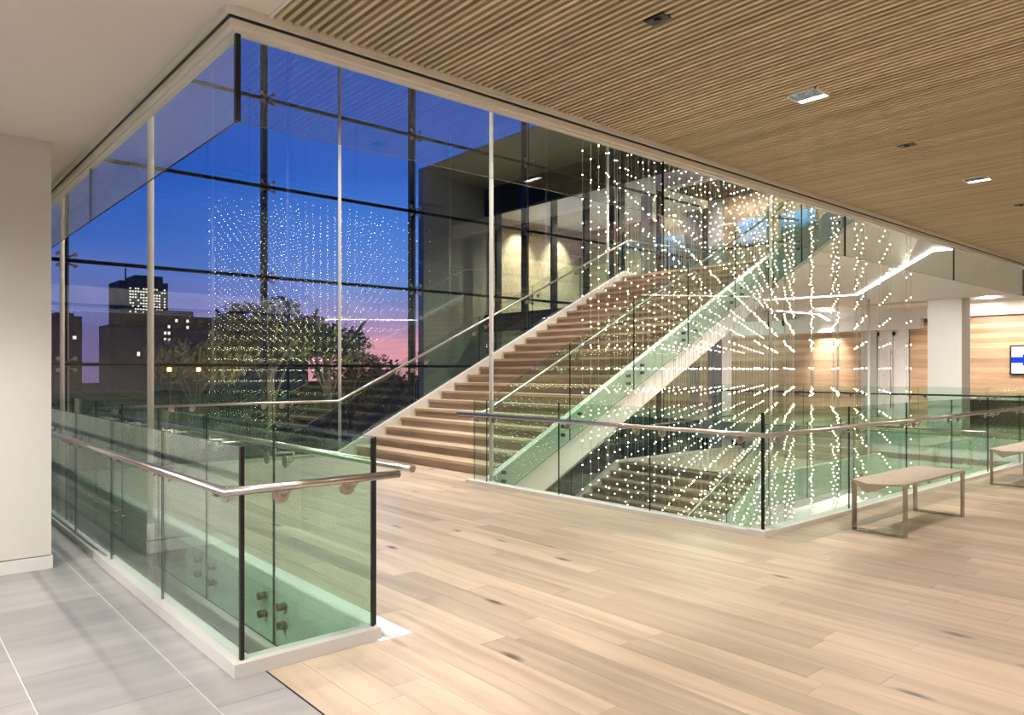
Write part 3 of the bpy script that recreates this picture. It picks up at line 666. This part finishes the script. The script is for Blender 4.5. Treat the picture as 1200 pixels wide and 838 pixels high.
q = MB(); q.box(23.868, 5.04, 1.67, 23.872, 6.42, 1.83); q.box(23.868, 5.9, 1.60, 23.872, 6.15, 1.90); q.build('screen_stripe', emit('screen_blue', (.02, .07, .75), .9), tv)
ct = root('reception_counter', (21.5, 5.5, 0), 'low dark counter seen through the green glass before the timber wall', 'counter')
box('body', (21.3, 2.5, .06, 21.8, 7.6, .72), M['black'], ct); box('worktop', (21.22, 2.4, .72, 21.88, 7.7, .77), M['white'], ct); box('plinth', (21.36, 2.6, 0, 21.75, 7.5, .06), M['grey'], ct)
for y, n_ in ((12.4, 'nearer the door'), (11.9, 'farther from the door')):
    r = root('track_spotlight', (21.5, y, 3.3), 'small black ceiling spotlight before the timber wall, the one ' + ('farther from the door' if y > 12 else 'nearer the door'), 'spotlight', 'ceiling spotlights before the timber wall')
    box('mount', (21.42, y-.1, 3.33, 21.58, y+.1, 3.36), M['black'], r); MB().tube([(21.5, y, 3.34), (21.5, y, 3.0)], .015, 6).build('stem', M['black'], r); MB().tube([(21.5, y, 3.02), (21.56, y, 2.86)], .04, 8).build('lamp_head', M['black'], r)

# upper picture wall
pw = root('wall_upper', (18.65, 9, ZT), 'timber wall of the upper storey carrying two pictures', 'wall', None, 'structure')
box('timber_panel', (18.62, 3.5, ZT, 18.9, 12.14, 6.4), M['board'], pw)
uc = root('ceiling', (16, 8, 6.4), 'dark slatted ceiling over the upper landing', 'ceiling', None, 'structure')
box('plenum', (16.4, 3.5, 6.5, 18.7, 12.6, 6.55), M['dark'], uc); box('bulkhead', (16.1, 3.5, 6.35, 16.4, 12.6, 6.75), M['white'], uc)
for k in range(20): piece('slat', (16.45+.11*k, 3.5, 6.42, 16.5+.11*k, 12.6, 6.5), plain('dark_slat', (.10, .075, .05), .6) if k == 0 else bpy.data.materials['dark_slat'], uc)
def picture_mat(name, sky, land, water):
    m, N, L = mat(name); o = N.new('ShaderNodeOutputMaterial'); b = N.new('ShaderNodeBsdfPrincipled'); geo = N.new('ShaderNodeNewGeometry')
    sp = N.new('ShaderNodeSeparateXYZ'); L.new(geo.outputs['Position'], sp.inputs[0])
    mp = N.new('ShaderNodeMapping'); mp.inputs['Scale'].default_value = (1, 3, 9); L.new(geo.outputs['Position'], mp.inputs[0])
    n = N.new('ShaderNodeTexNoise'); n.inputs['Scale'].default_value = 1.6; n.inputs['Detail'].default_value = 5; L.new(mp.outputs[0], n.inputs['Vector'])
    a = N.new('ShaderNodeMath'); a.operation = 'MULTIPLY_ADD'; L.new(n.outputs['Fac'], a.inputs[0]); a.inputs[1].default_value = .5; L.new(sp.outputs['Z'], a.inputs[2])
    mr = N.new('ShaderNodeMapRange'); mr.inputs['From Min'].default_value = 5.2; mr.inputs['From Max'].default_value = 6.0; L.new(a.outputs[0], mr.inputs['Value'])
    r = N.new('ShaderNodeValToRGB'); e = r.color_ramp.elements; 
    while len(e) < 4: e.new(.5)
    for el, (p, c) in zip(e, ((0, water), (.35, land), (.6, sky), (1, tuple(min(1, k*1.25) for k in sky)))): el.position = p; el.color = (*c, 1)
    L.new(mr.outputs[0], r.inputs[0]); L.new(r.outputs[0], b.inputs['Base Color']); b.inputs['Roughness'].default_value = .4; L.new(b.outputs[0], o.inputs[0]); return m
def picture(y0, y1, label, m, z0=5.0, z1=5.71, x=18.62):
    r = root('wall_picture', (x, (y0+y1)/2, z0), label, 'picture', 'pictures on the upper wall')
    box('mount_panel', (x-.04, y0, z0, x, y1, z1), M['grey'], r); box('print', (x-.046, y0+.01, z0+.01, x-.04, y1-.01, z1-.01), m, r)
picture(10.73, 11.65, 'pale blue sky picture on the upper timber wall, nearer the grey column', picture_mat('print_sky', (.25, .42, .85), (.55, .6, .85), (.5, .42, .62)))
picture(9.35, 10.35, 'blue and dark green landscape picture on the upper timber wall', picture_mat('print_lake', (.16, .38, .75), (.03, .10, .10), (.10, .22, .12)))

# ------------------------------------------------------------------ exterior wing
bw = root('building', (18.4, 18, ZB), 'dark glazed building wing with deep overhanging roof beyond the glass wall', 'building')
br = plain('bronze_panel', (.33, .30, .22), .6); dk = plain('charcoal_panel', (.035, .034, .036), .8, 0, .05, 6, .05)
MB().prism([(15.5, 12.95, 8.93), (18.4, 12.95, 8.62), (24.5, 12.95, 8.62), (24.5, 12.95, 9.0), (15.5, 12.95, 9.0)], (0, 10.25, 0)).build('roof', br, bw)
box('end_fin', (15.5, 22.85, ZB, 24.5, 23.2, 8.95), br, bw); box('upper_band', (18.38, 12.95, 7.58, 18.6, 22.85, 8.65), dk, bw); box('slab_band', (18.38, 12.95, 3.0, 18.6, 22.85, 3.67), dk, bw); box('base_band', (18.38, 12.95, ZB, 18.6, 22.85, .0), dk, bw)
ym = [12.95, 14.29, 15.86, 17.43, 19.0, 20.57, 22.1, 22.85]
for y in ym[1:-1]: box('mullion', (18.34, y-.05, 0, 18.6, y+.05, 7.6), M['mull'], bw)
for a, b in zip(ym, ym[1:]):
    for z0, z1 in ((0, 3.0), (3.67, 7.58)): box('pane', (18.48, a+.03, z0, 18.5, b-.03, z1), M['facade'], bw)
box('upper_floor', (18.6, 12.65, 3.2, 24, 22.85, 3.67), M['grey'], bw); box('room_ceiling', (18.6, 12.65, 7.6, 24, 22.85, 7.75), M['ceil'], bw)
box('room_back', (23.95, 12.65, 3.67, 24.1, 22.85, 7.6), wood('wing_timber', (.52, .40, .26), (.36, .26, .15), 'Y', .5, .3, 7., False, ('Z', .16)), bw); box('room_end', (18.6, 22.7, 0, 24, 22.85, 7.6), bpy.data.materials['wing_timber'], bw); box('room_partition', (18.95, 12.62, ZT, 24, 12.7, 7.6), M['wall'], bw)
box('room_column', (20.5, 16.2, 3.67, 21.0, 16.7, 7.6), M['wall'], bw); box('desk', (22, 17.6, 3.67, 22.8, 20.5, 4.6), dk, bw)
picture(14.45, 15.65, 'blue and white tree picture glimpsed through the glass in the outer wing', picture_mat('print_trees', (.5, .6, .85), (.05, .10, .22), (.25, .35, .55)), 4.95, 5.9, 20.0)
box('picture_wall', (20.0, 13.0, 3.67, 20.2, 16.0, 6.6), bpy.data.materials['wing_timber'], bw)
spot((19.2, 15, 7.2), (20, 15, 5.3), 160, 80, .05, SOFT)
# ------------------------------------------------------------------ outdoors
gd = tag(box('ground', (-200, 12.9, ZB-.3, 500, 420, ZB-.1), plain('dark_asphalt', (.016, .022, .016), 1, 0, .3, .3, 0), origin=(50, 60, ZB)), 'dark ground outside the glass wall', 'ground', None, 'structure')
WIN = emit('lit_window', (1, .93, .78), 1.1, False); SIL = plain('night_facade', (.045, .044, .04), .8); SIL2 = plain('night_facade_blue', (.030, .034, .05), .8)
def tower(label, x0, x1, y, h, m, steps=(), rows=0, cols=0, zr=(0, 1), xr=(0, 1), dens=.6, depth=14, mast=None):
    r = root('building', ((x0+x1)/2, y, ZB), label, 'building', 'skyline buildings')
    box('block', (x0, y, ZB-.2, x1, y+depth, h), m, r)
    for a, b, hh in steps: box('rooftop_block', (a, y+1, h, b, y+depth-1, hh), m, r)
    if rows:
        q = MB(); dz = (zr[1]-zr[0])/rows; dx = (xr[1]-xr[0])/cols
        for i in range(rows):
            for j in range(cols):
                if random.random() < dens: q.box(xr[0]+j*dx, y-.1, zr[0]+i*dz, xr[0]+(j+.62)*dx, y, zr[0]+(i+.45)*dz)
        q.build('lit_windows', WIN, r)['kind'] = 'stuff'
    if mast: MB().tube([(mast[0], y+3, h), (mast[0], y+3, mast[1])], .25, 6).build('mast', m, r)
tower('tall dark office tower with rows of lit windows on the skyline', 60.1, 74.7, 260, 30.6, SIL, ((65, 73.4, 32.8),), 9, 14, (20.5, 29), (63.0, 74.2), .62, 14, (62.6, 35))
tower('dark stepped block joined to the foot of the tall office tower', 66, 78, 245, 20.5, SIL, (), 4, 9, (11, 19), (67, 77), .2, 10)
tower('low dark block left of the tall tower foot with a short mast', 52, 66, 235, 15.0, SIL2, ((55, 56, 16.5),), 3, 10, (6, 14), (53, 65), .08)
tower('narrow dark tower at the edge of the skyline near the white wall', 42, 50, 262, 18.6, SIL2, ((43, 48, 19.6),), 6, 4, (5, 18), (43, 49), .12)
tower('low wide block between the tall tower and the tree', 70, 92, 225, 12.8, SIL2, ((76, 80, 14.5),), 4, 12, (3, 12), (71, 91), .1)
tower('long dark roofline block behind the tree', 80, 122, 255, 19.6, SIL, (), 4, 20, (6, 18), (81, 121), .05)
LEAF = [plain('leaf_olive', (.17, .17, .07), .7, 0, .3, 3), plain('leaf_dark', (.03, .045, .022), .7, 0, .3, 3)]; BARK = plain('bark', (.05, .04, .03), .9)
def tree(x, y, h, rad, label, n=2600, leaf=0, cz=.72, flat=.55):
    r = root('tree', (x, y, ZB-.1), label, 'tree', 'trees outside the glass wall'); rr = random.Random(int(x*31+y))
    q = MB(); zc = ZB + h*cz
    q.tube([(x, y, ZB-.1), (x+.1, y, ZB+h*.35), (x, y+.1, zc)], .22, 7)
    for k in range(7):
        t = k*.9; q.tube([(x, y, ZB+h*(.32+.03*k)), (x+math.cos(t)*rad*.4, y+math.sin(t)*rad*.4, zc-.2), (x+math.cos(t)*rad*.75, y+math.sin(t)*rad*.75, zc+h*.12)], .07, 5)
    q.build('trunk', BARK, r); f = MB()
    lobes = [(x+rr.uniform(-.6,.6)*rad, y+rr.uniform(-.6,.6)*rad, zc+rr.uniform(-.45,.5)*rad*flat, rad*rr.uniform(.32,.5)) for _ in range(11)]
    for _ in range(n):
        lx, ly, lz, lr = rr.choice(lobes); u = Vector((rr.gauss(0,1), rr.gauss(0,1), rr.gauss(0,1))).normalized()*lr*(.65+.4*rr.random())
        c = Vector((lx, ly, lz)) + Vector((u.x, u.y, u.z*.8)); s = rr.uniform(.10, .20)
        a = Vector((rr.gauss(0,1), rr.gauss(0,1), rr.gauss(0,1))).normalized()*s; b = a.orthogonal().normalized()*s*.6
        f.poly([c-a, c-b, c+a, c+b])
    f.build('foliage', LEAF[leaf], r)['kind'] = 'stuff'
tree(16.0, 38, 10.6, 3.6, 'broad round tree with olive lit crown, tallest outside the glass', 4200)
tree(20.3, 40, 10.2, 3.2, 'olive tree touching the tallest tree on the side of the pink sky', 3600)
tree(13.2, 41, 8.3, 2.8, 'smaller olive tree toward the skyline buildings', 2600)
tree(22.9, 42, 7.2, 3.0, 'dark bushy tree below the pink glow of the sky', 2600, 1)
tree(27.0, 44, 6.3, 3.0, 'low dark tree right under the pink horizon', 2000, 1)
def shrub(x, y, rad, label):
    r = root('shrub', (x, y, ZB-.1), label, 'shrub', 'shrubs outside the glass wall'); rr = random.Random(int(x*97)); f = MB()
    for _ in range(1400):
        u = Vector((rr.gauss(0,1), rr.gauss(0,1), abs(rr.gauss(0,1)))).normalized()*rad*(.7+.35*rr.random()); c = Vector((x+u.x, y+u.y*.7, ZB-.1+u.z*1.25)); s = rr.uniform(.06, .12)
        a = Vector((rr.gauss(0,1), rr.gauss(0,1), rr.gauss(0,1))).normalized()*s; b = a.orthogonal().normalized()*s*.6; f.poly([c-a, c-b, c+a, c+b])
    f.build('foliage', LEAF[1], r)['kind'] = 'stuff'; MB().tube([(x, y, ZB-.1), (x, y, ZB+rad*.8)], .06, 5).build('stem', BARK, r)
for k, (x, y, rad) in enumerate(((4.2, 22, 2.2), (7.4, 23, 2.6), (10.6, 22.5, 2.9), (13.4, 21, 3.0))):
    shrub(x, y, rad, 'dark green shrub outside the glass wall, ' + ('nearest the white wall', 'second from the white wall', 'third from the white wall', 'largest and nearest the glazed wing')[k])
for x, y, n_ in ((10.4, 36, 'nearer the skyline towers'), (11.7, 36, 'nearer the trees')):
    r = root('street_lamp', (x, y, ZB), 'small orange street lamp in the dark outside, the one ' + n_, 'lamp', 'orange street lamps')
    MB().tube([(x, y, ZB-.1), (x, y, 1.45)], .05, 6).build('post', M['black'], r)
    MB().disc((x, y, 1.45), (0,0,1), .09, .16, 8).build('lamp_globe', emit('sodium', (1, .45, .10), 14, False), r); point((x, y-.4, 1.7), 60, .1, (1, .5, .2))
for x in (5, 9.5, 13): spot((x, 13.4, 2.6), (x, 22, -3.2), 260, 80, .1, (.9, 1, .8))  # unseen spots added outside the glass to lift the dark shrubs
for x in (14, 17, 21): spot((x, 33, ZB), (x+.8, 38.5, 3.5), 3200, 75, .2, (1, .95, .7))  # unseen uplights added to light the tree crowns
